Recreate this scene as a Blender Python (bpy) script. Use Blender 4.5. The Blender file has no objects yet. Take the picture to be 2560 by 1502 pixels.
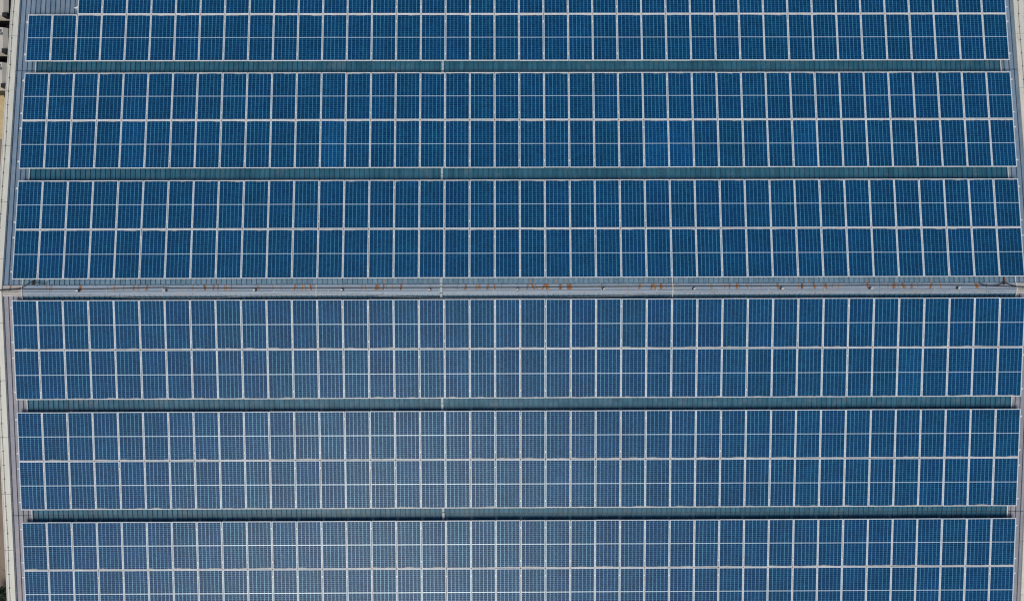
import bpy, bmesh, math, random
from mathutils import Vector, Matrix, Euler

# ------------------------------------------------------------------ camera, sky, sun, exposure
S = bpy.context.scene
C = S.collection
CAM = Vector((-0.4485, -0.8316, 26.8915))
ROT = Euler((0.0154, -0.0046, -0.0030), 'XYZ')
FL = 24.0
cd = bpy.data.cameras.new('camera'); cam = bpy.data.objects.new('camera', cd); C.objects.link(cam)
cd.sensor_width = 36.0; cd.sensor_fit = 'HORIZONTAL'; cd.lens = FL; cd.clip_start = 0.1; cd.clip_end = 3000
cam.location = CAM; cam.rotation_euler = ROT
S.camera = cam

SUN_EL, SUN_AZ = math.radians(57.5), math.radians(198)      # azimuth clockwise from +Y: south, a little west
W = bpy.data.worlds.new('World'); S.world = W; W.use_nodes = True
sky = W.node_tree.nodes.new('ShaderNodeTexSky'); sky.sky_type = 'NISHITA'; sky.sun_disc = False
sky.sun_elevation = SUN_EL; sky.sun_rotation = SUN_AZ
sky.air_density = 1.0; sky.dust_density = 3.0; sky.ozone_density = 1.0; sky.altitude = 50
bgn = W.node_tree.nodes['Background']; bgn.inputs['Strength'].default_value = 0.10
W.node_tree.links.new(sky.outputs[0], bgn.inputs['Color'])
sd = bpy.data.lights.new('sun', 'SUN'); sd.energy = 2.0; sd.angle = math.radians(34); sd.color = (1.0, 0.935, 0.76)
sun = bpy.data.objects.new('sun', sd); C.objects.link(sun)
sdir = Vector((math.cos(SUN_EL)*math.sin(SUN_AZ), math.cos(SUN_EL)*math.cos(SUN_AZ), math.sin(SUN_EL)))
sun.rotation_euler = sdir.to_track_quat('Z', 'Y').to_euler(); sun.location = sdir*60
V = S.view_settings
V.view_transform = 'Standard'; V.look = 'None'; V.exposure = 0.0; V.gamma = 1.0; V.use_curve_mapping = False
S.cycles.filter_width = 1.3
S.cycles.max_bounces = 5
S.cycles.use_denoising = False

# ------------------------------------------------------------------ small helpers
rnd = random.Random(7)
TH = 0.0733
ct, st = math.cos(TH), math.sin(TH)

def sp(side, x, s, h=0.0):
    """point on a roof slope: s metres down from the ridge, h above the panel plane"""
    y = s*ct + h*st
    return Vector((x, y if side == 'N' else -y, -s*st + h*ct))

def ray(px, py):
    d = Vector(((px-1280)/2560.0*36.0, -(py-751)/2560.0*36.0, -FL))
    return ROT.to_matrix() @ d

def at(px, py, h):
    """where the sight line of a photo point meets the roof: (side, x, s)"""
    d = ray(px, py)
    for side, sg in (('N', 1), ('S', -1)):
        n = Vector((0, sg*st, ct))
        t = (h - n.dot(CAM))/n.dot(d)
        p = CAM + d*t
        q = p - n*h
        s = sg*q.y/ct
        if s >= 0: return side, p.x, s
    return side, p.x, 0.0

def at_z(px, py, z):
    d = ray(px, py); return CAM + d*((z-CAM.z)/d.z)

def tag(o, label=None, cat=None, group=None, kind=None):
    if label: o['label'] = label
    if cat: o['category'] = cat
    if group: o['group'] = group
    if kind: o['kind'] = kind
    return o

def empty(name, loc=(0, 0, 0), rot=(0, 0, 0)):
    o = bpy.data.objects.new(name, None); C.objects.link(o)
    o.empty_display_size = 0.2; o.location = loc; o.rotation_euler = rot
    return o

class MB:
    def __init__(s): s.v, s.f, s.m, s.uv = [], [], [], []
    def face(s, pts, m=0, uv=None):
        b = len(s.v); s.v += [tuple(p) for p in pts]; s.f.append(tuple(range(b, b+len(pts)))); s.m.append(m)
        s.uv.append(uv or [(0, 0)]*len(pts))
    def hexa(s, c, m=0, bottom=True):
        """eight corners, 0-3 bottom ring, 4-7 top ring (counter-clockwise from above)"""
        F = [(4,5,6,7),(0,1,5,4),(1,2,6,5),(2,3,7,6),(3,0,4,7)] + ([(3,2,1,0)] if bottom else [])
        for f in F: s.face([c[i] for i in f], m)
    def box(s, x0, x1, y0, y1, z0, z1, m=0, M=None):
        c = [Vector(p) for p in ((x0,y0,z0),(x1,y0,z0),(x1,y1,z0),(x0,y1,z0),(x0,y0,z1),(x1,y0,z1),(x1,y1,z1),(x0,y1,z1))]
        if M: c = [M @ p for p in c]
        s.hexa(c, m)
    def sbox(s, side, x0, x1, s0, s1, h0, h1, m=0):
        c = [sp(side,x0,s1,h0),sp(side,x1,s1,h0),sp(side,x1,s0,h0),sp(side,x0,s0,h0),
             sp(side,x0,s1,h1),sp(side,x1,s1,h1),sp(side,x1,s0,h1),sp(side,x0,s0,h1)]
        if side == 'N': c = [c[i] for i in (3,2,1,0,7,6,5,4)]
        s.hexa(c, m)
    def tube(s, pts, r, n=6, m=0, cap=True, r1=None):
        pts = [Vector(p) for p in pts]; rings = []
        for i, p in enumerate(pts):
            a = pts[max(i-1, 0)]; b = pts[min(i+1, len(pts)-1)]
            t = (b-a).normalized(); u = t.cross(Vector((0, 0, 1)))
            if u.length < 1e-3: u = t.cross(Vector((0, 1, 0)))
            u.normalize(); w = t.cross(u)
            rr = r if r1 is None else r+(r1-r)*i/(len(pts)-1)
            rings.append([p + (u*math.cos(2*math.pi*k/n) + w*math.sin(2*math.pi*k/n))*rr for k in range(n)])
        for A, B in zip(rings, rings[1:]):
            for k in range(n): s.face([A[k], B[k], B[(k+1) % n], A[(k+1) % n]], m)
        if cap: s.face(rings[0][::-1] if False else rings[0], m); s.face(rings[-1][::-1], m)
    def build(s, name, mats, parent=None, smooth=False, weld=False):
        me = bpy.data.meshes.new(name); me.from_pydata(s.v, [], s.f)
        for m in (mats if isinstance(mats, (list, tuple)) else [mats]): me.materials.append(m)
        me.polygons.foreach_set('material_index', s.m)
        ul = me.uv_layers.new(name='UVMap'); k = 0
        flat = []
        for u in s.uv:
            for a in u: flat += [a[0], a[1]]
        ul.data.foreach_set('uv', flat)
        bm = bmesh.new(); bm.from_mesh(me)
        if weld: bmesh.ops.remove_doubles(bm, verts=bm.verts, dist=1e-5)
        bmesh.ops.recalc_face_normals(bm, faces=bm.faces) if weld else None
        bm.to_mesh(me); bm.free()
        if smooth: me.polygons.foreach_set('use_smooth', [True]*len(me.polygons))
        me.update()
        o = bpy.data.objects.new(name, me); C.objects.link(o)
        if parent: o.parent = parent
        return o

# ------------------------------------------------------------------ materials
class NT:
    def __init__(s, name):
        s.mat = bpy.data.materials.new(name); s.mat.use_nodes = True
        s.t = s.mat.node_tree; s.b = s.t.nodes['Principled BSDF']
    def n(s, typ, **kw):
        o = s.t.nodes.new(typ)
        for k, v in kw.items(): setattr(o, k, v)
        return o
    def put(s, sock, v):
        if isinstance(v, bpy.types.NodeSocket): s.t.links.new(v, sock)
        elif isinstance(v, (tuple, list)) and sock.type == 'RGBA' and len(v) == 3: sock.default_value = (*v, 1)
        else: sock.default_value = v
    def math(s, op, a, b=0.0, c=None, clamp=False):
        o = s.n('ShaderNodeMath', operation=op, use_clamp=clamp); s.put(o.inputs[0], a); s.put(o.inputs[1], b)
        if c is not None: s.put(o.inputs[2], c)
        return o.outputs[0]
    def mix(s, f, a, b, blend='MIX'):
        o = s.n('ShaderNodeMix', data_type='RGBA', blend_type=blend)
        s.put(o.inputs[0], f); s.put(o.inputs[6], a); s.put(o.inputs[7], b); return o.outputs[2]
    def noise(s, vec, scale, detail=3.0, rough=0.55, dim='3D', w=0.0):
        o = s.n('ShaderNodeTexNoise', noise_dimensions=dim)
        if vec is not None: s.put(o.inputs['Vector'], vec)
        if dim == '4D': s.put(o.inputs['W'], w)
        o.inputs['Scale'].default_value = scale; o.inputs['Detail'].default_value = detail; o.inputs['Roughness'].default_value = rough
        return o.outputs[0]
    def step(s, v, a, b):
        o = s.n('ShaderNodeMapRange', interpolation_type='SMOOTHSTEP')
        s.put(o.inputs[0], v); s.put(o.inputs[1], a); s.put(o.inputs[2], b); return o.outputs[0]
    def uv(s):
        o = s.n('ShaderNodeUVMap'); q = s.n('ShaderNodeSeparateXYZ'); s.t.links.new(o.outputs[0], q.inputs[0])
        return o.outputs[0], q.outputs[0], q.outputs[1]
    def pos(s): return s.n('ShaderNodeNewGeometry').outputs['Position']
    def vmul(s, v, f):
        o = s.n('ShaderNodeVectorMath', operation='MULTIPLY'); s.put(o.inputs[0], v); o.inputs[1].default_value = f; return o.outputs[0]
    def fin(s, col, rough=0.5, metal=0.0, spec=0.5, bump=None, bstr=0.2, bdist=0.01):
        s.put(s.b.inputs['Base Color'], col); s.put(s.b.inputs['Roughness'], rough); s.put(s.b.inputs['Metallic'], metal)
        s.put(s.b.inputs['Specular IOR Level'], spec)
        if bump is not None:
            o = s.n('ShaderNodeBump'); o.inputs['Strength'].default_value = bstr; o.inputs['Distance'].default_value = bdist
            s.put(o.inputs['Height'], bump); s.t.links.new(o.outputs[0], s.b.inputs['Normal'])
        return s.mat

def plain(name, col, rough=0.5, metal=0.0, vary=0.12, scale=8.0, spec=0.5):
    n = NT(name); f = n.noise(n.pos(), scale, 4)
    d = n.mix(n.step(f, 0.35, 0.7), tuple(c*(1-vary) for c in col), tuple(min(1, c*(1+vary*0.6)) for c in col))
    return n.fin(d, rough, metal, spec)

PW, PL, FW = 0.98, 1.9612, 0.024            # panel width, length, frame lip width
GW, GL = PW-2*FW, PL-2*FW

def cell_material(name, single):
    n = NT(name); uvv, u, v = n.uv()
    if single:
        oi = n.n('ShaderNodeObjectInfo'); rv = oi.outputs['Random']; tint = oi.outputs['Color']
    else:
        g = n.n('ShaderNodeNewGeometry'); rv = g.outputs['Random Per Island']
        tint = n.mix(rv, (0.92, 0.98, 0.93), (1.06, 1.02, 1.08))
    m = 0.003; px = (GW-2*m)/6; bar = 0.021; py = (GL/2-m-bar/2)/12
    X = n.math('SUBTRACT', n.math('MULTIPLY', u, GW), m)
    cx = n.math('DIVIDE', X, px); fx = n.math('FRACT', cx)
    dx = n.math('MULTIPLY', n.math('MINIMUM', fx, n.math('SUBTRACT', 1.0, fx)), px)
    # per-line width: some ribbons gaps sit tighter than others
    li = n.math('ROUND', cx)
    wn = n.n('ShaderNodeTexWhiteNoise', noise_dimensions='2D')
    cm = n.n('ShaderNodeCombineXYZ'); n.put(cm.inputs[0], n.math('ADD', li, n.math('MULTIPLY', rv, 97.0))); n.put(cm.inputs[1], 3.7)
    n.put(wn.inputs['Vector'], cm.outputs[0])
    hw = n.math('ADD', 0.0026, n.math('MULTIPLY', wn.outputs[0], 0.0022))
    lineV = n.math('LESS_THAN', dx, hw)
    Y = n.math('SUBTRACT', n.math('ABSOLUTE', n.math('MULTIPLY', n.math('SUBTRACT', v, 0.5), GL)), bar/2)
    barm = n.math('LESS_THAN', Y, 0.0)
    cy = n.math('DIVIDE', Y, py); fy = n.math('FRACT', cy)
    dy = n.math('MULTIPLY', n.math('MINIMUM', fy, n.math('SUBTRACT', 1.0, fy)), py)
    lineH = n.math('LESS_THAN', dy, 0.0017)
    # cell colour
    sgn = n.math('GREATER_THAN', v, 0.5)
    cv = n.n('ShaderNodeCombineXYZ'); n.put(cv.inputs[0], n.math('FLOOR', cx))
    n.put(cv.inputs[1], n.math('ADD', n.math('FLOOR', cy), n.math('MULTIPLY', sgn, 40.0))); n.put(cv.inputs[2], n.math('MULTIPLY', rv, 61.0))
    wc = n.n('ShaderNodeTexWhiteNoise', noise_dimensions='3D'); n.put(wc.inputs['Vector'], cv.outputs[0])
    rp = n.n('ShaderNodeValToRGB'); n.put(rp.inputs[0], wc.outputs[0])
    e = rp.color_ramp.elements
    e[0].position = 0.0; e[0].color = (0.0000, 0.0250, 0.092, 1)
    e[1].position = 1.0; e[1].color = (0.0001, 0.0420, 0.122, 1)
    for p, c in ((0.35, (0.0000, 0.0300, 0.113)), (0.7, (0.0001, 0.0350, 0.132))):
        k = e.new(p); k.color = (*c, 1)
    P = n.pos()
    cl = n.noise(P, 1.1, 3); cell = n.mix(1.0, rp.outputs[0], tint, 'MULTIPLY')
    cell = n.mix(n.step(cl, 0.3, 0.75), n.mix(1.0, cell, (0.82, 0.84, 0.86), 'MULTIPLY'), n.mix(1.0, cell, (1.2, 1.15, 1.12), 'MULTIPLY'))
    fine = n.math('MULTIPLY', n.math('FRACT', n.math('MULTIPLY', fx, 5.0)), 1.0)     # five busbars per cell
    bus = n.math('LESS_THAN', fine, 0.055)
    cell = n.mix(n.math('MULTIPLY', bus, 0.18), cell, (0.02, 0.25, 0.45))
    col = n.mix(lineH, cell, (0.05, 0.43, 0.67))
    col = n.mix(lineV, col, (0.14, 0.51, 0.74))
    col = n.mix(barm, col, (0.52, 0.68, 0.80))
    # dust film and the silt that collects along the lower frame edge
    d1 = n.noise(P, 0.35, 2); d2 = n.noise(P, 9.0, 4)
    film = n.math('MULTIPLY', n.math('MULTIPLY', d1, d2), 0.006)
    col = n.mix(film, col, (0.50, 0.49, 0.47))
    sv = n.n('ShaderNodeCombineXYZ'); n.put(sv.inputs[0], n.math('MULTIPLY', u, 1.3)); n.put(sv.inputs[1], n.math('MULTIPLY', rv, 53.0))
    sn = n.noise(sv.outputs[0], 1.4, 2)
    hgt = n.math('MULTIPLY', n.math('MAXIMUM', n.math('SUBTRACT', sn, 0.46), 0.0), 0.15)
    silt = n.math('SUBTRACT', 1.0, n.step(n.math('SUBTRACT', n.math('MULTIPLY', v, GL), hgt), -0.004, 0.020))
    col = n.mix(n.math('MULTIPLY', silt, n.math('ADD', 0.35, n.math('MULTIPLY', d2, 0.7)), clamp=True), col, (0.50, 0.475, 0.43))
    rough = n.math('ADD', 0.325, n.math('MULTIPLY', d1, 0.06))
    n.b.inputs['IOR'].default_value = 1.5
    # tinned ribbons and bright gaps under the glass are shinier than the coated silicon
    grid = n.math('MAXIMUM', n.math('MAXIMUM', lineH, lineV), barm)
    spec = n.math('ADD', 0.10, n.math('ADD', n.math('MULTIPLY', grid, 0.85), n.math('MULTIPLY', bus, 0.5)))
    return n.fin(col, rough, n.math('MULTIPLY', grid, 0.10), spec)

M_cell = cell_material('solar_cells', True)
M_cell_many = cell_material('solar_cells_many', False)
M_frame = plain('anodised_aluminium', (0.75, 0.785, 0.82), 0.5, 0.0, 0.08, 3.0)
M_rail = plain('rail_aluminium', (0.72, 0.73, 0.74), 0.4, 0.0, 0.05)
M_white = plain('white_plastic', (0.76, 0.78, 0.78), 0.45, 0.0, 0.06)
M_tray = plain('galvanised_tray', (0.40, 0.47, 0.51), 0.5, 0.0, 0.18, 5.0)
M_black = plain('black_rubber', (0.012, 0.014, 0.016), 0.6, 0.0, 0.2)
M_wire = plain('dark_wire', (0.07, 0.065, 0.065), 0.6)
M_pale = plain('pale_wire', (0.55, 0.57, 0.57), 0.5)
M_rustbar = plain('rusted_steel', (0.16, 0.045, 0.018), 0.8, 0.0, 0.4, 20)
M_dark = plain('dark_steel', (0.03, 0.025, 0.022), 0.7, 0.0, 0.3, 20)

def roof_material():
    n = NT('corrugated_roof_paint'); uvv, u, v = n.uv()       # u = x in metres, v = metres down the slope (negative on the north slope)
    P = n.pos(); s = n.math('ABSOLUTE', v)
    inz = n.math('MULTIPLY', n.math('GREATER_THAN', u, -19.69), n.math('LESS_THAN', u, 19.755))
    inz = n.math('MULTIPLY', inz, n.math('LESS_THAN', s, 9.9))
    north = n.math('LESS_THAN', v, 0.0)
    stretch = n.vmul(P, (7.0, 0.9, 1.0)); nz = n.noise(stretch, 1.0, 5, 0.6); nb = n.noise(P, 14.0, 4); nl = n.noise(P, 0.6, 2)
    inner_col = n.mix(n.step(nz, 0.3, 0.7), (0.014, 0.096, 0.165), (0.034, 0.144, 0.232))  # zone between the two long pipes: darker, bluer tone
    inner_col = n.mix(n.math('MULTIPLY', n.step(nb, 0.5, 0.8), 0.35), inner_col, (0.07, 0.13, 0.17))
    ridge = n.mix(n.step(nb, 0.35, 0.7), (0.115, 0.225, 0.33), (0.18, 0.29, 0.39))
    nearr = n.math('MULTIPLY', n.math('SUBTRACT', 1.0, n.step(s, 0.46, 0.60)), north)
    inner_col = n.mix(nearr, inner_col, ridge)
    outer_col = n.mix(n.step(nz, 0.3, 0.7), n.mix(north, (0.25, 0.265, 0.315), (0.13, 0.215, 0.32)), n.mix(north, (0.29, 0.30, 0.36), (0.19, 0.275, 0.375)))  # zone outside the pipes: paler tone, warmer on the south slope
    outer_col = n.mix(n.math('MULTIPLY', n.step(n.noise(P, 3.0, 4), 0.4, 0.7), 0.5), outer_col, n.mix(north, (0.35, 0.33, 0.35), (0.24, 0.29, 0.36)))
    col = n.mix(inz, outer_col, inner_col)
    pn = n.n('ShaderNodeTexWhiteNoise', noise_dimensions='2D'); pc_ = n.n('ShaderNodeCombineXYZ')
    n.put(pc_.inputs[0], n.math('FLOOR', n.math('DIVIDE', n.math('SUBTRACT', u, -19.672), 0.19999)))
    n.put(pc_.inputs[1], n.math('FLOOR', n.math('DIVIDE', v, 4.52))); n.put(pn.inputs['Vector'], pc_.outputs[0])
    col = n.mix(1.0, col, n.mix(pn.outputs[0], (0.80, 0.84, 0.86), (1.16, 1.10, 1.10)), 'MULTIPLY')
    blot = n.step(n.noise(P, 1.7, 4, 0.65), 0.52, 0.72)
    col = n.mix(n.math('MULTIPLY', blot, 0.30), col, n.mix(north, (0.20, 0.20, 0.21), (0.15, 0.19, 0.21)))
    # grime line where the lower sheet tucks under the upper one
    lap = n.math('MULTIPLY', n.math('GREATER_THAN', s, 9.035), n.math('LESS_THAN', s, 9.075))
    col = n.mix(n.math('MULTIPLY', lap, n.math('ADD', 0.35, n.math('MULTIPLY', n.noise(P, 6.0, 3), 0.8)), clamp=True), col, (0.035, 0.05, 0.06))
    return n.fin(col, n.math('ADD', 0.38, n.math('MULTIPLY', nl, 0.2)), 0.0, 0.3)
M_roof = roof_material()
M_rib_shade = plain('rib_side_shade', (0.025, 0.065, 0.125), 0.6, 0.0, 0.25, 12)  # rib sides: shade on the steep faces painted in as a darker colour

def cap_material():
    n = NT('ridge_flashing_paint'); P = n.pos(); uvv, u, v = n.uv()
    q = n.n('ShaderNodeSeparateXYZ'); n.put(q.inputs[0], P); x = q.outputs[0]; y = q.outputs[1]
    a = n.noise(n.vmul(P, (1.0, 6.0, 1.0)), 3.0, 5); b = n.noise(P, 25.0, 4)
    c = n.mix(n.step(a, 0.3, 0.7), (0.22, 0.30, 0.41), (0.29, 0.36, 0.46))
    c = n.mix(n.math('MULTIPLY', n.step(b, 0.4, 0.75), 0.4), c, (0.30, 0.34, 0.38))
    wz = n.noise(n.vmul(P, (1.0, 2.5, 1.0)), 1.3, 5, 0.65)
    c = n.mix(n.math('MULTIPLY', n.step(wz, 0.48, 0.72), 0.55), c, (0.30, 0.30, 0.30))
    edge = n.math('MAXIMUM', n.math('LESS_THAN', x, -19.70), n.math('GREATER_THAN', x, 19.76))
    c = n.mix(n.math('MULTIPLY', edge, n.math('ADD', 0.6, n.math('MULTIPLY', a, 0.4))), c, (0.47, 0.43, 0.39))
    return n.fin(c, 0.45, 0.0, 0.5)
M_cap = cap_material()

def rust_material(name, lo, hi):
    n = NT(name); P = n.pos()
    a = n.noise(n.vmul(P, (1.0, 0.35, 1.0)), 60.0, 3)
    return n.fin(n.mix(n.step(a, 0.3, 0.7), lo, hi), 0.85, 0.0, 0.2)
M_rust_s = rust_material('rust_stain_strong', (0.22, 0.086, 0.026), (0.38, 0.17, 0.07))
M_rust_m = rust_material('rust_stain_medium', (0.37, 0.18, 0.075), (0.34, 0.23, 0.15))
M_rust_f = rust_material('rust_stain_faint', (0.25, 0.20, 0.17), (0.25, 0.26, 0.28))
M_line = plain('lap_sealant', (0.05, 0.075, 0.10), 0.7, 0, 0.3, 20)
M_lite = plain('lap_worn_edge', (0.42, 0.46, 0.48), 0.6, 0, 0.3, 20)

def coping_material():
    n = NT('coping_paint'); P = n.pos()
    q = n.n('ShaderNodeSeparateXYZ'); n.put(q.inputs[0], P)
    a = n.noise(n.vmul(P, (3.0, 0.8, 1.0)), 2.0, 5); b = n.noise(P, 18.0, 3)
    c = n.mix(n.step(a, 0.3, 0.72), (0.56, 0.565, 0.52), (0.64, 0.64, 0.595))
    st_ = n.noise(n.vmul(P, (14.0, 1.3, 1.0)), 1.0, 4, 0.65)
    far = n.step(q.outputs[1], 6.0, 10.0)
    c = n.mix(n.math('MULTIPLY', n.math('MULTIPLY', n.step(st_, 0.54, 0.72), far), 0.55), c, (0.30, 0.26, 0.26))
    c = n.mix(n.math('MULTIPLY', n.step(b, 0.6, 0.8), 0.25), c, (0.42, 0.41, 0.38))
    return n.fin(c, 0.5, 0.0, 0.4)
M_cope = coping_material()
M_wall = plain('painted_wall', (0.50, 0.49, 0.46), 0.8, 0, 0.1, 2)

# ------------------------------------------------------------------ setting on the ground far below
GZ = -17.5
def ground_material(name, lo, hi, spots, scale):
    n = NT(name); P = n.pos(); a = n.noise(P, scale, 6, 0.6); b = n.noise(P, scale*7, 4)
    c = n.mix(n.step(a, 0.3, 0.7), lo, hi); c = n.mix(n.step(b, 0.58, 0.78), c, spots)
    return n.fin(c, 0.95, 0, 0.2, bump=b, bstr=0.4, bdist=0.05)
M_ground = ground_material('bare_earth', (0.17, 0.135, 0.11), (0.27, 0.215, 0.175), (0.09, 0.10, 0.065), 0.35)
M_asph = ground_material('dark_asphalt', (0.030, 0.036, 0.038), (0.050, 0.055, 0.055), (0.02, 0.025, 0.025), 0.8)
M_sand = ground_material('yellow_sand', (0.42, 0.31, 0.17), (0.56, 0.46, 0.29), (0.25, 0.15, 0.09), 0.9)
M_kerb = plain('kerb_concrete', (0.62, 0.57, 0.50), 0.8, 0, 0.1, 4)

def sheet(name, x0, x1, y0, y1, z, mat, n=1):
    m = MB(); m.face([(x0,y0,z),(x1,y0,z),(x1,y1,z),(x0,y1,z)], 0); return tag(m.build(name, mat), kind='structure')
g_ = sheet('ground', -900, 900, -900, 900, GZ, M_ground)
g_['label'] = 'brown bare earth around the building'
y1 = at_z(4, 220, GZ).y; y2 = at_z(4, 348, GZ).y
sheet('parking_yard', -60, -21.5, y1, 60, GZ+0.004, M_asph)
sheet('sand_strip', -60, -21.5, y2, y1-0.25, GZ+0.008, M_sand)
m = MB(); m.box(-60, -21.5, y1-0.25, y1, GZ-0.2, GZ+0.13); tag(m.build('kerb', M_kerb), kind='structure')

# ------------------------------------------------------------------ the building: two roof slopes, ridge cap, copings, walls
bld = tag(empty('factory_building'), 'large factory with blue-grey corrugated metal roof carrying the solar panels', 'building')
HR = -0.225                                   # roof pan below the panel plane
RP = 0.1987*1.0065; R0 = -19.545*1.0065                    # rib pitch and phase
X0, X1, EAVE = -20.80, 20.82, 16.2

def roof_slope(side):
    m = MB(); sg = -1 if side == 'N' else 1
    for (s0, s1, dz) in ((0.0, 9.04, 0.0), (8.9, EAVE, -0.006)):
        prof = []; x = X0; k = math.ceil((X0+0.05-R0)/RP)
        prof.append((X0, 0))
        while True:
            xc = R0+k*RP
            if xc > X1-0.05: break
            prof += [(xc-0.019, 0), (xc-0.011, 0.034), (xc+0.011, 0.034), (xc+0.019, 0)]; k += 1
        prof.append((X1, 0))
        cuts = [s0+(s1-s0)*i/6 for i in range(7)]
        for i, ((xa, ha), (xb, hb)) in enumerate(zip(prof, prof[1:])):
            for a, b in zip(cuts, cuts[1:]):
                pts = [sp(side,xa,b,HR+ha+dz), sp(side,xb,b,HR+hb+dz), sp(side,xb,a,HR+hb+dz), sp(side,xa,a,HR+ha+dz)]
                uv = [(xa,sg*b),(xb,sg*b),(xb,sg*a),(xa,sg*a)]
                if side == 'N': pts.reverse(); uv.reverse()
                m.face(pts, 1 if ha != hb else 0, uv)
    return m.build('roof_slope', [M_roof, M_rib_shade], bld)
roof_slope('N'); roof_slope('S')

HC = -0.184                                   # top of the ridge cap
capm = MB()
joints_px = [125, 267, 407, 545, 685, 822, 959, 1098, 1234, 1369, 1503, 1642, 1780, 1921, 2061, 2199, 2336, 2466]
jx = [at(p, 715, HC)[1] for p in joints_px]
segs = [X0-0.01] + jx + [X1+0.01]
for i, (a, b) in enumerate(zip(segs, segs[1:])):
    lift = 0.003 if i % 2 else 0.0
    a2 = a-(0.03 if i % 2 else 0); b2 = b+(0.03 if i % 2 else 0)
    for side in 'NS':
        prof = ([(0.0, 0.004), (0.247, 0.0), (0.256, -0.028)] if side == 'N' else
                [(0.0, 0.004), (0.175, 0.0), (0.185, -0.010), (0.214, -0.012), (0.221, -0.030)])
        for (sa, ha), (sb, hb) in zip(prof, prof[1:]):
            pts = [sp(side,a2,sb,HC+hb+lift), sp(side,b2,sb,HC+hb+lift), sp(side,b2,sa,HC+ha+lift), sp(side,a2,sa,HC+ha+lift)]
            if side == 'N': pts.reverse()
            capm.face(pts, 0)
def patch(side, corners, h, mi):
    pts = [sp(side, x, s, h) for x, s in corners]
    n_ = (pts[1]-pts[0]).cross(pts[2]-pts[0])
    if n_.z < 0: pts.reverse()
    capm.face(pts, mi)
for i, x in enumerate(jx):                    # worn or sealed laps
    w = 0.008; mi = 4 if i in (0, 15, 17) else (5 if i % 3 else 4)
    if mi == 4 and i not in (0, 15, 17): w = 0.006
    patch('N', [(x-w, 0.01), (x+w, 0.01), (x+w*0.6, 0.243), (x-w*0.6, 0.243)], HC+0.0075, mi)
    patch('S', [(x-w, 0.03), (x+w*0.8, 0.03), (x+w, 0.170), (x-w*0.7, 0.170)], HC+0.0075, mi)
# dark fold seam just south of the crown
for a, b in zip(segs, segs[1:]):
    patch('S', [(a+0.02, 0.020), (b-0.02, 0.020), (b-0.02, 0.040), (a+0.02, 0.040)], HC+0.0085, 4)
# fixing screws
x = -19.3
while x < 20.3:
    capm.tube([sp('S', x, 0.150, HC), sp('S', x, 0.150, HC+0.014)], 0.014, 6, 4)
    if rnd.random() < 0.7: capm.tube([sp('N', x+0.2, 0.232, HC), sp('N', x+0.2, 0.232, HC+0.013)], 0.012, 6, 4)
    x += 0.575
# rust runs, each where the photo has it: (crop origin, scale, [(x at the lap, x at the hose, strength, width)])
RUN = [(0, 4.846, [(25,20,'s',2),(130,115,'s',2),(562,562,'f',2),(625,625,'m',4),(970,985,'s',4),(1300,1300,'f',2),(1387,1387,'m',3),(1500,1498,'m',2),(1622,1618,'s',2),(1675,1676,'m',2),(1785,1770,'s',3),(1975,2000,'f',3),(2338,2338,'m',2),(2478,2490,'s',3)]),
       (500, 4.846, [(45,66,'s',3),(170,160,'s',3),(220,220,'f',4),(297,295,'m',2),(318,318,'m',2),(378,378,'m',3),(700,688,'m',2),(712,720,'m',2),(885,885,'f',3),(980,987,'m',2),(1152,1145,'s',3),(1180,1182,'f',2),(1243,1238,'m',3),(1270,1288,'m',3),(1338,1352,'s',4),(1960,1960,'f',3),(1998,2014,'m',2),(2140,2142,'s',6),(2224,2220,'s',3),(2265,2265,'f',2),(2333,2337,'m',2),(2442,2430,'m',3)]),
       (1000, 4.846, [(14,8,'s',3),(695,695,'f',3),(798,788,'s',3),(928,924,'m',3),(960,965,'f',6),(1066,1056,'s',3),(1135,1152,'s',3),(1230,1230,'f',2),(1550,1538,'s',3),(1596,1632,'s',4),(1640,1666,'m',3),(1752,1722,'s',4),(1772,1778,'s',3),(1800,1802,'m',3),(1938,1938,'s',4),(1952,1950,'m',4),(2032,2037,'s',4),(2058,2062,'s',4),(2440,2448,'m',3)]),
       (1500, 4.846, [(18,24,'m',3),(340,340,'f',2),(482,468,'s',3),(490,499,'m',2),(632,620,'s',4),(660,662,'m',5),(690,670,'f',3),(733,738,'s',4),(805,806,'f',2),(870,874,'m',2),(1338,1350,'m',3),(1508,1508,'m',2),(1569,1567,'s',3),(1655,1657,'s',4),(1690,1690,'f',2),(1775,1792,'m',3),(1835,1838,'f',2),(1952,1948,'m',2),(2143,2160,'s',3),(2405,2405,'m',2),(2447,2444,'s',3)]),
       (2000, 4.5, [(20,18,'s',2),(150,166,'s',3),(274,276,'s',3),(282,302,'s',3),(365,365,'f',2),(435,433,'m',2),(755,764,'s',4),(990,990,'f',3),(1060,1048,'s',4),(1105,1106,'f',3),(1148,1174,'s',4),(1256,1254,'s',3),(1325,1327,'f',2),(1478,1462,'s',3),(1580,1582,'m',2),(1972,1998,'s',6)])]
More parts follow.
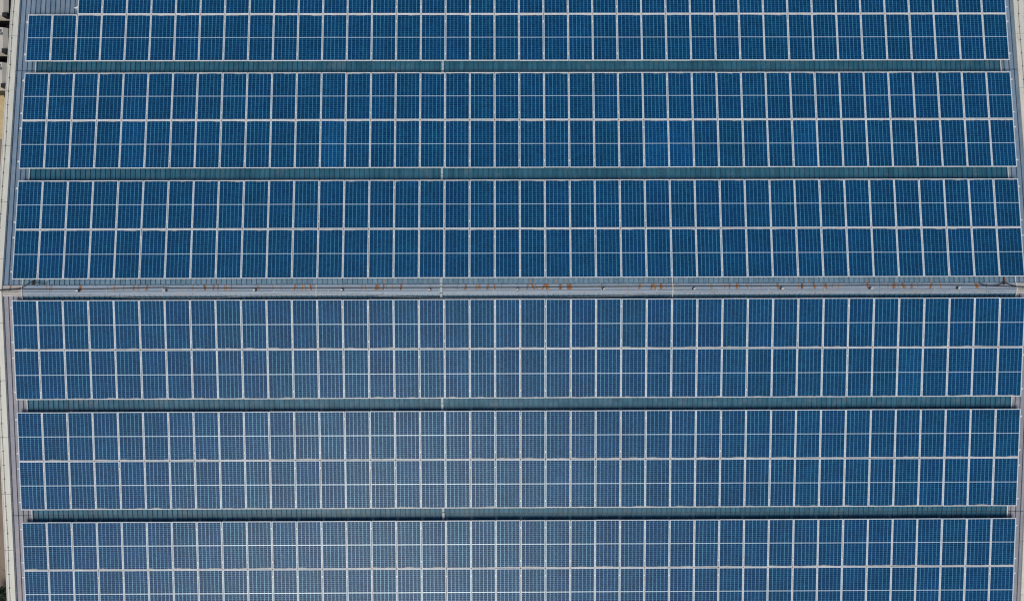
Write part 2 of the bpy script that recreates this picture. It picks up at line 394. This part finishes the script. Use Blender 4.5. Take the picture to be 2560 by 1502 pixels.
for ox, scl, lst in RUN:
    for xt, xb, k, w in lst:
        a = at(ox+xt/scl, 711, HC)[1]; b = at(ox+xb/scl, 721, HC)[1]; ww = w*0.0080
        mi = {'s': 1, 'm': 2, 'f': 3}[k]; sb = 0.03 if k != 'f' else 0.05
        dx = (b-a)
        pts = [(0.245, 0.0, 0.7), (0.18, 0.22, 1.0), (0.10, 0.62, 1.1), (sb, 1.0, 1.3)]
        for (s0, t0, f0), (s1, t1, f1) in zip(pts, pts[1:]):
            patch('N', [(a+dx*t0-ww*f0, s0), (a+dx*t0+ww*f0, s0), (a+dx*t1+ww*f1, s1), (a+dx*t1-ww*f1, s1)], HC+0.0065, mi)
        if k == 's':                          # paler halo of the run
            patch('N', [(a-ww*1.2, 0.24), (a+ww*2.6, 0.24), (b+ww*3.2, sb+0.01), (b-ww*2.0, sb+0.01)], HC+0.0045, 3)
for ox, scl, lst in ((0, 4.846, (1640, 975)), (500, 4.846, (50, 222, 2230)), (1000, 4.846, (40, 945, 1130, 1582, 1782, 1900, 2022)), (1500, 4.846, (485, 672, 1568)), (2000, 4.5, (90, 268, 755, 1478))):
    for xt in lst:
        side, x, s_ = at(ox+xt/scl, 705, HR)
        for k in range(1 if rnd.random() < 0.6 else 2):
            rs = MB(); w = rnd.uniform(0.010, 0.022); dx = rnd.uniform(-0.03, 0.03); s1 = rnd.uniform(0.36, 0.47)
            pts = [sp('N', x+dx-w, 0.262, HR+0.0022+0.0006*k), sp('N', x+dx+w, 0.262, HR+0.0022+0.0006*k), sp('N', x+dx+w*0.6, s1, HR+0.0022+0.0006*k), sp('N', x+dx-w*0.6, s1, HR+0.0022+0.0006*k)]
            rs.face(pts, 0); rs.build('rust_stain', [M_rust_m], bld)
capm.build('ridge_cap', [M_cap, M_rust_s, M_rust_m, M_rust_f, M_line, M_lite], bld)

def coping(xa, xb, joints, sgn):
    m = MB()
    for side in 'NS':
        ss = [0.0] + [j for sd_, j in joints if sd_ == side]
        while ss[-1] < EAVE: ss.append(ss[-1]+2.24)
        ss[-1] = EAVE+0.1
        for a, b in zip(ss, ss[1:]):
            g = 0.007
            lo, hi = (a+g if a > 0 else 0), b-g
            m.sbox(side, xa, xb, lo, hi, -0.26, -0.150)
            xi, xo = (xb, xa) if sgn < 0 else (xa, xb)
            # outer raised lip
            m.sbox(side, min(xo, xo-sgn*0.03), max(xo, xo-sgn*0.03), lo, hi, -0.1485, -0.136)
        m.sbox(side, xa+0.01, xb-0.01, 0.0, EAVE, -0.30, -0.175, 1)
    return m.build('edge_coping', [M_cope, M_line], bld)
HK = -0.150
jl = [(90, 40), (226, 30), (364.5, 20), (504.7, 10), (646.5, 5), (807, 5), (951, 8), (1093, 12), (1234.6, 18), (1374.6, 25)]
jr = [(84, 2550), (219, 2552), (355, 2556), (494, 2560), (633, 2563), (790, 2563), (930, 2560), (1070, 2558), (1212, 2556), (1352, 2554)]
def jlist(l):
    r = [(q[0], q[2]) for q in (at(x, y, HK) for y, x in l)]
    return sorted(r, key=lambda t: t[1])
coping(-20.825, -20.485, jlist(jl), -1)
coping(20.43, 20.86, jlist(jr), 1)
wm = MB()
for side in 'NS':
    e = sp(side, 0, EAVE-0.5, HR); yo = abs(e.y)
zt = sp('N', 0, EAVE-0.5, HR).z-0.15
wm.box(-20.45, 20.45, -yo, yo, GZ-0.3, zt-0.3)
for side in 'NS':
    pass
wm.face([(-20.45, -yo, zt-0.3), (-20.45, yo, zt-0.3), (-20.45, 0, -0.32)][::-1]); wm.face([(20.45, -yo, zt-0.3), (20.45, yo, zt-0.3), (20.45, 0, -0.32)])
wm.build('wall', M_wall, bld)

# ------------------------------------------------------------------ solar panels
AN, AS, GN, GS, JG = 0.4811, 0.3612, 0.4964, 0.5077, 0.02
def row_start(side, i):
    s = AN if side == 'N' else AS
    for j in range(i): s += PL + (JG if j % 2 == 0 else (GN if side == 'N' else GS))
    return s
ROWS = {}
for r in range(6): ROWS[5-r] = ('N', row_start('N', r))
for r in range(6): ROWS[6+r] = ('S', row_start('S', r))

# local panel: x across, +y up the slope, z = 0 at the top of the frame
def frame_mb(mb, M=None, mi=0):
    o = [(-PW/2, -PL/2), (PW/2, -PL/2), (PW/2, PL/2), (-PW/2, PL/2)]
    def ring(d, z): return [Vector(((abs(x)-d)*math.copysign(1, x), (abs(y)-d)*math.copysign(1, y), z)) for x, y in o]
    rings = [ring(0, -0.040), ring(0, -0.003), ring(0.003, 0.0), ring(FW-0.002, 0.0), ring(FW, -0.006), ring(FW, -0.012)]
    if M: rings = [[M @ p for p in r] for r in rings]
    for A, B in zip(rings, rings[1:]):
        for k in range(4): mb.face([A[k], A[(k+1) % 4], B[(k+1) % 4], B[k]], mi)
def cells_mb(mb, M=None, mi=0):
    x, y, z = GW/2+0.001, GL/2+0.001, -0.008
    p = [Vector(q) for q in ((-x,-y,z),(x,-y,z),(x,y,z),(-x,y,z))]
    if M: p = [M @ q for q in p]
    mb.face(p, mi, [(0,0),(1,0),(1,1),(0,1)])
def clamp_mb(mb, yy):
    mb.box(PW/2-0.014, PW/2+0.034, yy-0.03, yy+0.03, 0.0015, 0.008); mb.tube([(PW/2+0.01, yy, 0.008), (PW/2+0.01, yy, 0.015)], 0.008, 6)
CL = (0.155*PL-PL/2, PL/2-0.150*PL)

def col_of_first(row): return 2 if row == 0 else 0
def panel_matrix(row, col):
    side, s0 = ROWS[row]
    c = sp(side, -20+col+0.5, s0+PL/2, 0)
    jr_ = random.Random(row*100+col)
    e = Euler((TH + jr_.gauss(0, 0.0028), jr_.gauss(0, 0.0028), (math.pi if side == 'N' else 0.0) + jr_.gauss(0, 0.0008)), 'XYZ')
    c = c + Vector((jr_.gauss(0, 0.0018), jr_.gauss(0, 0.0018), 0))
    return c, e

def proj(p):
    q = ROT.to_matrix().transposed() @ (p-CAM)
    return 1280 + q.x/-q.z*FL/36*2560, 751 - q.y/-q.z*FL/36*2560
def shown_area(row, col):
    side, s0 = ROWS[row]; k = 0; pts = []
    for i in range(8):
        for j in range(8):
            u_, v_ = proj(sp(side, -20+col+0.01+PW*(i+0.5)/8, s0+PL*(j+0.5)/8))
            k += (0 < u_ < 2560) and (0 < v_ < 1502)
    c = sp(side, -20+col+0.5, s0+PL/2); return k/64/((c-CAM).length**2)*1000
ALL = [(r, c) for r in range(12) for c in range(col_of_first(r), 40)]
ALL.sort(key=lambda t: -shown_area(*t))
big, rest = ALL[:300], ALL[300:]

ORD = ['', 'first', 'second', 'third', 'fourth', 'fifth', 'sixth', 'seventh', 'eighth', 'ninth', 'tenth', 'eleventh', 'twelfth', 'thirteenth']
ROWNAME = {5: 'row just above the ridge', 4: 'second row above the ridge', 3: 'third row above the ridge', 2: 'fourth row above the ridge', 1: 'fifth row above the ridge',
           6: 'row just below the ridge', 7: 'second row below the ridge', 8: 'third row below the ridge', 9: 'fourth row below the ridge', 10: 'fifth row below the ridge', 11: 'sixth row below the ridge'}
def col_phrase(c):
    if c == 0: return 'blue solar panel at the left end'
    if c == 39: return 'blue solar panel at the right end'
    if c < 10: return ORD[c+1] + ' blue solar panel from the left end'
    if c < 17: return ORD[17-c] + ' blue solar panel left of the cable tray'
    if c < 28: return ORD[c-16] + ' blue solar panel right of the cable tray'
    return ORD[40-c] + ' blue solar panel from the right end'
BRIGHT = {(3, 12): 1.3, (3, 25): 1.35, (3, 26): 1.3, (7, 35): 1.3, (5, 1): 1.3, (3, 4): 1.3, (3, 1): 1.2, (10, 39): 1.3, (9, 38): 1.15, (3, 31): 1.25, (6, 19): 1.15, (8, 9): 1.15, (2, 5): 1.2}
for r in range(12): ROWS[r] = (ROWS[r][0], ROWS[r][1])
first = None
for (row, col) in sorted(big):
    loc, rot = panel_matrix(row, col)
    if first is None:
        first = empty('solar_panel')
        mb = MB(); frame_mb(mb); mb.build('frame', M_frame, first)
        mb = MB(); cells_mb(mb); mb.build('cell_sheet', M_cell, first)
        for yy in CL:
            mb = MB(); clamp_mb(mb, yy); mb.build('clamp', M_rail, first)
        proto = list(first.children); o = first
    else:
        o = first.copy(); C.objects.link(o)
        for ch in proto:
            k = ch.copy(); C.objects.link(k); k.parent = o
    o.location = loc; o.rotation_euler = rot
    tag(o, col_phrase(col) + ', ' + ROWNAME[row], 'solar panel', 'solar panels on the factory roof')
    jr_ = random.Random(row*777+col*13)
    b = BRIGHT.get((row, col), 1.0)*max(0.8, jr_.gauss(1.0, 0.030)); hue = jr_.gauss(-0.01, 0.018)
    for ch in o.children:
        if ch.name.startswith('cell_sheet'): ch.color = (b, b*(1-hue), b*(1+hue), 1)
mb = MB()
for (row, col) in rest:
    loc, rot = panel_matrix(row, col); M = Matrix.LocRotScale(loc, rot, None)
    frame_mb(mb, M, 0); cells_mb(mb, M, 1)
    for yy in CL:
        mb.box(PW/2-0.014, PW/2+0.034, yy-0.03, yy+0.03, 0.0015, 0.008, 2, M)
tag(mb.build('outer_solar_panels', [M_frame, M_cell_many, M_rail]), 'outer rows of blue solar panels towards the eaves', 'solar panels', kind='stuff')

# mounting rails: two under every row, their ends poke out past the panels
for row in range(12):
    side, s0 = ROWS[row]
    for q, k in enumerate(CL):
        sc = s0 + PL/2 - k
        m = MB(); xl = -20.095 if row else -18.165
        m.sbox(side, xl, 20.085, sc-0.019, sc+0.019, -0.105, -0.0405)
        o = m.build('mounting_rail', M_rail)
        for fx in (xl+0.03, -13.3, -6.6, 0.2, 6.9, 13.6, 20.05):
            f = MB(); f.sbox(side, fx-0.02, fx+0.02, sc-0.015, sc+0.015, HR-0.004, -0.1055); f.build('foot', M_rail, o)
        upper = (k > 0) == (side == 'S')
        wh = ('row at the upper eave' if row == 0 else ROWNAME[row])
        tag(o, 'silver mounting rail under the %s half of the %s' % ('upper' if upper else 'lower', wh), 'rail', 'rails under the panel rows')

# ------------------------------------------------------------------ pipes, tray, hose, wires and sprinklers
def over_ridge(x, r, s_n, s_s, width=None):
    pts = []
    def prof(s): return HC+0.006+r if s < 0.225 else HR+r+0.002
    for s in [s_n] + [0.32, 0.275, 0.24, 0.10]: pts.append(sp('N', x, s, HC+0.006+r if s < 0.26 else HR+r+0.003))
    pts.append(sp('N', x, 0.0, HC+0.012+r))
    for s in [0.10, 0.215, 0.245, 0.30] + [s_s]: pts.append(sp('S', x, s, HC+0.006+r if s < 0.23 else HR+r+0.003))
    return pts
for x, sn, ss, lab in ((-19.703, 9.5, 12.5, 'thin white pipe running down both roof slopes near the left edge'),
                       (19.767, 9.5, 12.5, 'thin white pipe running down both roof slopes near the right edge'),
                       (-8.075, 1.4, 1.4, 'short thin white pipe over the ridge left of the cable tray'),
                       (6.065, 1.4, 1.4, 'short thin white pipe over the ridge right of the cable tray')):
    m = MB(); r = 0.0155
    m.tube(over_ridge(x, r, sn, ss), r, 8)
    tag(m.build('white_pipe', M_white, smooth=True), lab, 'pipe', 'thin white pipes across the ridge')
tr = tag(empty('cable_tray', sp('N', -3.12, 0, HC)), 'flat grey cable tray crossing the ridge and walkway gaps, near the centre', 'cable tray')
m = MB(); o_ = tr.location
for side in 'NS':
    for s0, s1, h0, h1 in ((0.0, 0.262, HC+0.009, HC+0.045), (0.262, 13.2, HR+0.002, HR+0.0335)):
        mm = MB(); mm.sbox(side, -3.168, -3.076, s0, s1, h0, h1); m.v += [tuple(Vector(v)-o_) for v in mm.v]
        b = len(m.v)-len(mm.v); m.f += [tuple(i+b for i in f) for f in mm.f]; m.m += mm.m; m.uv += mm.uv
m.build('tray_body', M_tray, tr)
m = MB()
for side, s in (('N', 0.14), ('S', 0.12), ('N', 4.70), ('N', 9.02), ('S', 4.55), ('S', 8.99)):
    h = HC+0.045 if s < 0.26 else HR+0.0335
    mm = MB(); mm.sbox(side, -3.172, -3.072, s-0.012, s+0.012, h+0.0005, h+0.004); b = len(m.v)
    m.v += [tuple(Vector(v)-o_) for v in mm.v]; m.f += [tuple(i+b for i in f) for f in mm.f]; m.m += mm.m; m.uv += mm.uv
m.build('cover_strap', M_dark, tr)

def on_roof(pxs, h, lift=0.0):
    out = []
    for px, py in pxs:
        side, x, s = at(px, py, h); out.append(sp(side, x, s, h+lift))
    return out
def dense(pts, step=6.0):
    out = []
    for (a, b), (c, d) in zip(pts, pts[1:]):
        n = max(1, int(abs(c-a)/step)//4)
        for i in range(n): out.append((a+(c-a)*i/n, b+(d-b)*i/n))
    return out + [pts[-1]]
hose = [(-8, 727.3), (20, 725.3), (45, 724), (60, 723.2), (150, 723.0), (260, 722.4), (330, 720.4), (410, 718.9), (430, 720.8), (560, 720.6), (700, 720.6), (1020, 719.6), (1250, 718.8), (1330, 718.6), (1350, 717.8), (1430, 717.2), (1500, 716.7), (1760, 715.4), (2000, 714.5), (2160, 713.4), (2390, 713.2), (2440, 713.9), (2466, 714.6), (2520, 716.2), (2545, 717.2), (2568, 718.6)]
m = MB(); m.tube(on_roof(dense(hose), HC, 0.022), 0.0155, 7)
tag(m.build('hose', M_black, smooth=True), 'thin black hose lying along the ridge cap', 'hose')
loopl = [(-8, 726.0), (20, 724.6), (45, 722.6), (55, 720.6), (65, 715.0), (75, 708.5), (81, 705.4), (84, 705.2), (90, 706.5), (98, 707.8), (106, 709), (118, 710.3)]
loopr = [(2447, 709), (2453, 711.5), (2460, 713.3), (2470, 714.6), (2480, 714.8), (2492, 713.2), (2503, 709.5), (2508, 708.4), (2513, 708.8), (2520, 711.7), (2530, 714.6), (2545, 717.4), (2568, 719.6)]
m = MB(); m.tube(on_roof(loopl, HC, 0.05), 0.017, 7)
tag(m.build('cable', M_black, smooth=True), 'black cable looping up to the dark post at the left ridge end', 'cable', 'loose cables at the ridge ends')
m = MB(); m.tube(on_roof(loopr, HC, 0.05), 0.017, 7)
tag(m.build('cable', M_black, smooth=True), 'black cable looping over the rusty bracket at the right ridge end', 'cable', 'loose cables at the ridge ends')
wire = [(-8, 735.8), (60, 737.5), (130, 738.3), (200, 738.3), (265, 739), (290, 741.5), (340, 744), (400, 745.2), (460, 745.2), (530, 744.8), (560, 744), (600, 741), (640, 738.5), (680, 736), (730, 734), (795, 733), (850, 734), (900, 736.5), (960, 739.5), (1000, 741), (1050, 743), (1120, 744.6), (1250, 744.6), (1370, 743.8), (1450, 742.3), (1520, 740.3), (1580, 737.8), (1620, 735), (1675, 732.5), (1720, 731), (1800, 730.5), (2020, 729.4), (2160, 728.8), (2400, 728.4), (2568, 727.6)]
m = MB(); m.tube(on_roof(dense(wire), HC, 0.022), 0.0075, 6)
tag(m.build('wire', M_pale, smooth=True), 'thin pale wire sagging along the lower side of the ridge cap', 'wire')

def post(px, py0, py1, w, mat, name, lab, cat):
    a = at(px, py0, HR); b = at(px+0.5, py1, HC)
    m = MB(); s1, s0 = a[2], b[2]
    m.sbox('N', a[1]-w, a[1]+w, 0.262, 0.44, HR+0.036, HR+0.075); m.sbox('N', b[1]-w*0.9, b[1]+w*0.9, max(s0, 0.10), 0.262, HC+0.008, HC+0.040)
    m.tube([sp('N', b[1], max(s0, 0.10)+0.02, HC+0.02), sp('N', b[1], max(s0, 0.10)+0.02, HC+0.075)], w*0.6, 7)
    return tag(m.build(name, mat), lab, cat)
post(84.5, 700, 707, 0.022, M_dark, 'dark_post', 'short dark steel bracket under the black cable at the left ridge end', 'bracket')
post(2508, 692, 712, 0.028, M_rustbar, 'rusty_bracket', 'rust-red steel bracket holding the black cable at the right ridge end', 'bracket')

sprk = [(198, 721, -1), (416, 720, -1), (639, 719.6, -1), (857, 719.4, -1), (1075, 719.2, -1), (1294, 718.2, -1), (1508, 716.6, 1), (1733, 715.6, 0), (1952, 714.5, 1), (2174, 713.2, 1), (2392, 713, 1)]
NTH = ['leftmost', 'second from the left', 'third from the left', 'fourth from the left', 'nearest left of the cable tray', 'nearest right of the cable tray', 'fifth from the right', 'fourth from the right', 'third from the right', 'second from the right', 'rightmost']
proto_s = None
for i, (px, py, d) in enumerate(sprk):
    side, x, s = at(px, py, HC); loc = sp('N', x, 0.035, HC+0.005)
    if proto_s is None:
        proto_s = empty('sprinkler')
        m = MB(); m.box(-0.055, 0.05, -0.028, 0.03, 0.0, 0.034); m.tube([(0, 0, 0.034), (0.0, 0, 0.095)], 0.017, 8); m.box(-0.03, 0.03, 0.03, 0.06, 0.0, 0.014)
        m.build('riser', M_dark, proto_s)
        m = MB(); m.tube([(0, 0, 0.093), (0.004, 0, 0.125), (0.012, 0, 0.15)], 0.026, 8); m.tube([(-0.035, 0, 0.138), (0.055, 0.012, 0.150)], 0.017, 7)
        m.build('nozzle', M_white, proto_s)
        o = proto_s; pc = list(o.children)
    else:
        o = proto_s.copy(); C.objects.link(o)
        for ch in pc:
            k = ch.copy(); C.objects.link(k); k.parent = o
    o.location = loc; o.rotation_euler = (0, 0, math.pi if d < 0 else (0.5 if d == 0 else 0.15))
    o.rotation_euler.z += random.Random(i).uniform(-0.5, 0.5)
    tag(o, 'small white-topped sprinkler on the black ridge hose, %s' % NTH[i], 'sprinkler', 'sprinklers along the ridge hose')

def coping_wire(x0, phase, lab, wob):
    t = tag(empty('lightning_wire', sp('N', x0, 0, HK)), lab, 'wire', 'wires along the roof edge copings'); o_ = t.location
    m = MB(); k = MB(); pts = []
    n = 60
    for i in range(-n, n+1):
        s = abs(i)*EAVE/n; side = 'N' if i < 0 else 'S'
        dx = wob*math.sin(i*0.21)+wob*0.6*math.sin(i*0.53+1)
        pts.append(sp(side, x0+dx, s, HK+0.010)-o_)
    m.tube(pts, 0.0065, 6); m.build('strand', M_wire, t, smooth=True)
    s = -EAVE+phase
    while s < EAVE:
        side = 'N' if s < 0 else 'S'; i = s/EAVE*n
        dx = wob*math.sin(i*0.21)+wob*0.6*math.sin(i*0.53+1)
        mm = MB(); mm.sbox(side, x0+dx-0.026, x0+dx+0.026, abs(s)-0.013, abs(s)+0.013, HK+0.0005, HK+0.020); b = len(k.v)
        k.v += [tuple(Vector(v)-o_) for v in mm.v]; k.f += [tuple(a+b for a in f) for f in mm.f]; k.m += mm.m; k.uv += mm.uv
        s += 0.56
    k.build('clip', M_wire, t)['kind'] = 'stuff'
coping_wire(-20.70, 0.21, 'thin dark wire clipped along the white coping on the left roof edge', 0.012)
coping_wire(20.62, 0.33, 'thin dark wire clipped along the white coping on the right roof edge', 0.015)

# ------------------------------------------------------------------ vans parked below the left edge
M_van = plain('cream_paint', (0.50, 0.48, 0.44), 0.4, 0, 0.05, 1.5)
M_glass = plain('dark_glass', (0.015, 0.02, 0.025), 0.1)
M_trim = plain('black_trim', (0.012, 0.012, 0.014), 0.5)
M_lamp = plain('lamp_grey', (0.10, 0.12, 0.15), 0.3)
def make_van():
    t = empty('parked_van')
    L_, Wd, Hh = 4.7, 1.66, 2.0
    m = MB()                                 # nose towards +x at x = 0
    prof = [(0.0, 0.45, 0.80), (0.02, 0.80, 0.92), (-0.10, 1.05, 0.95), (-0.75, 1.25, 0.97), (-1.35, 1.88, 0.92), (-1.75, Hh, 0.90), (-4.45, Hh, 0.90), (-4.64, 1.80, 0.93), (-L_, 0.95, 0.97), (-L_, 0.45, 0.94)]
    for (xa, za, wa), (xb, zb, wb) in zip(prof, prof[1:]):
        a, b = Wd/2*wa, Wd/2*wb
        m.face([(xa, -a, za), (xa, a, za), (xb, b, zb), (xb, -b, zb)], 1 if xb <= -4.69 else 0)
    for sg in (-1, 1):
        top = [(x, sg*Wd/2*w, z) for x, z, w in prof]; 
        for (p, q) in zip(top, top[1:]):
            def mid(v): return (v[0], sg*Wd/2*0.99, min(v[2], 1.38))
            def low(v): return (v[0], sg*Wd/2, 0.42)
            for A, B, k in (((p, q), (mid(q), mid(p)), 0), ((mid(p), mid(q)), (low(q), low(p)), 1)):
                f = [*A, *B]; m.face(f if sg > 0 else f[::-1], k)
    m.face([(0, -Wd/2, 0.42), (-L_, -Wd/2, 0.42), (-L_, Wd/2, 0.42), (0, Wd/2, 0.42)])
    m.build('body', [M_van, M_trim], t)
    m = MB(); a, b = 0.80, 0.76
    m.face([(-0.80, -a, 1.315), (-0.80, a, 1.315), (-1.32, b, 1.862), (-1.32, -b, 1.862)]); m.build('windscreen', M_glass, t)
    for sg in (-1, 1):
        m = MB(); m.box(-1.25, -1.02, sg*1.16-0.14, sg*1.16+0.14, 1.18, 1.40); m.box(-1.17, -1.11, min(sg*0.84, sg*1.04), max(sg*0.84, sg*1.04), 1.2, 1.26)
        m.build('wing_mirror', M_trim, t)
        m = MB(); m.box(-0.06, 0.035, sg*0.60-0.16, sg*0.60+0.16, 0.72, 0.90); m.build('headlight', M_lamp, t)
        for wx in (-0.85, -3.75):
            m = MB(); m.tube([(wx, sg*0.70, 0.33), (wx, sg*0.945, 0.33)], 0.33, 18); m.build('wheel', M_trim, t)
    m = MB(); m.box(-0.10, 0.09, -0.82, 0.82, 0.40, 0.62); m.build('bumper', M_trim, t)
    m = MB(); m.box(-4.70, -4.40, 0.58, 0.84, 1.62, 2.03); m.build('tail_lamp', M_trim, t)
    m = MB(); m.box(-4.36, -4.22, -0.62, -0.46, 1.96, 2.03); m.box(-4.44, -4.30, -0.42, -0.27, 1.96, 2.03); m.build('roof_vent', M_lamp, t)
    return t
vz = GZ+0.004
van0 = make_van(); kids = list(van0.children)
for i, (pyc, pxr, lab) in enumerate(((9, 15.5, 'cream van tail-in below the left roof edge, topmost of three, partly cut off'),
                                     (99, 14, 'cream van tail-in below the left roof edge, middle of three'),
                                     (186, 12, 'cream van tail-in below the left roof edge, lowest of three, beside the kerb'))):
    if i == 0: o = van0
    else:
        o = van0.copy(); C.objects.link(o)
        for ch in kids:
            k = ch.copy(); C.objects.link(k); k.parent = o
    p = at_z(pxr, pyc, GZ+2.0); o.location = (p.x-4.62, p.y, vz); o.rotation_euler = (0, 0, math.pi)
    tag(o, lab, 'van', 'vans parked beside the building')

# ------------------------------------------------------------------ shrub at the lower left
def shrub(px, py, r, h, lab):
    p = at_z(px, py, GZ+h*0.7); rr = random.Random(px*31+py)
    t = tag(empty('shrub', (p.x, p.y, GZ)), lab, 'shrub', 'shrubs on the bare ground')
    m = MB()
    for i in range(7):
        a = rr.uniform(0, 6.28); q = Vector((math.cos(a)*r*0.5, math.sin(a)*r*0.5, h*rr.uniform(0.5, 0.8)))
        m.tube([(0, 0, -0.05), q*0.5+Vector((0, 0, 0.1)), q], 0.035, 5, r1=0.012)
    m.build('stem', M_dark, t)
    m = MB()
    for i in range(1100):
        d = Vector((rr.gauss(0, 1), rr.gauss(0, 1), rr.gauss(0, 1))).normalized()*(rr.random()**0.4)
        c = Vector((d.x*r, d.y*r, h*0.58+d.z*h*0.42)); s_ = rr.uniform(0.05, 0.11)
        e = Euler((rr.uniform(-1, 1), rr.uniform(-1, 1), rr.uniform(0, 6.28)))
        M = Matrix.LocRotScale(c, e, None)
        m.face([M @ Vector(v) for v in ((-s_, 0, 0), (0, -s_*0.5, 0.01), (s_, 0, 0), (0, s_*0.5, 0.01))], rr.randrange(2))
    m.build('foliage', [M_leaf1, M_leaf2], t)
M_leaf1 = plain('leaf_dark', (0.018, 0.045, 0.022), 0.6, 0, 0.3, 4); M_leaf2 = plain('leaf_light', (0.04, 0.085, 0.035), 0.6, 0, 0.3, 4)
shrub(-3, 1492, 0.6, 1.2, 'dark green leafy shrub at the lower left corner beyond the roof edge')
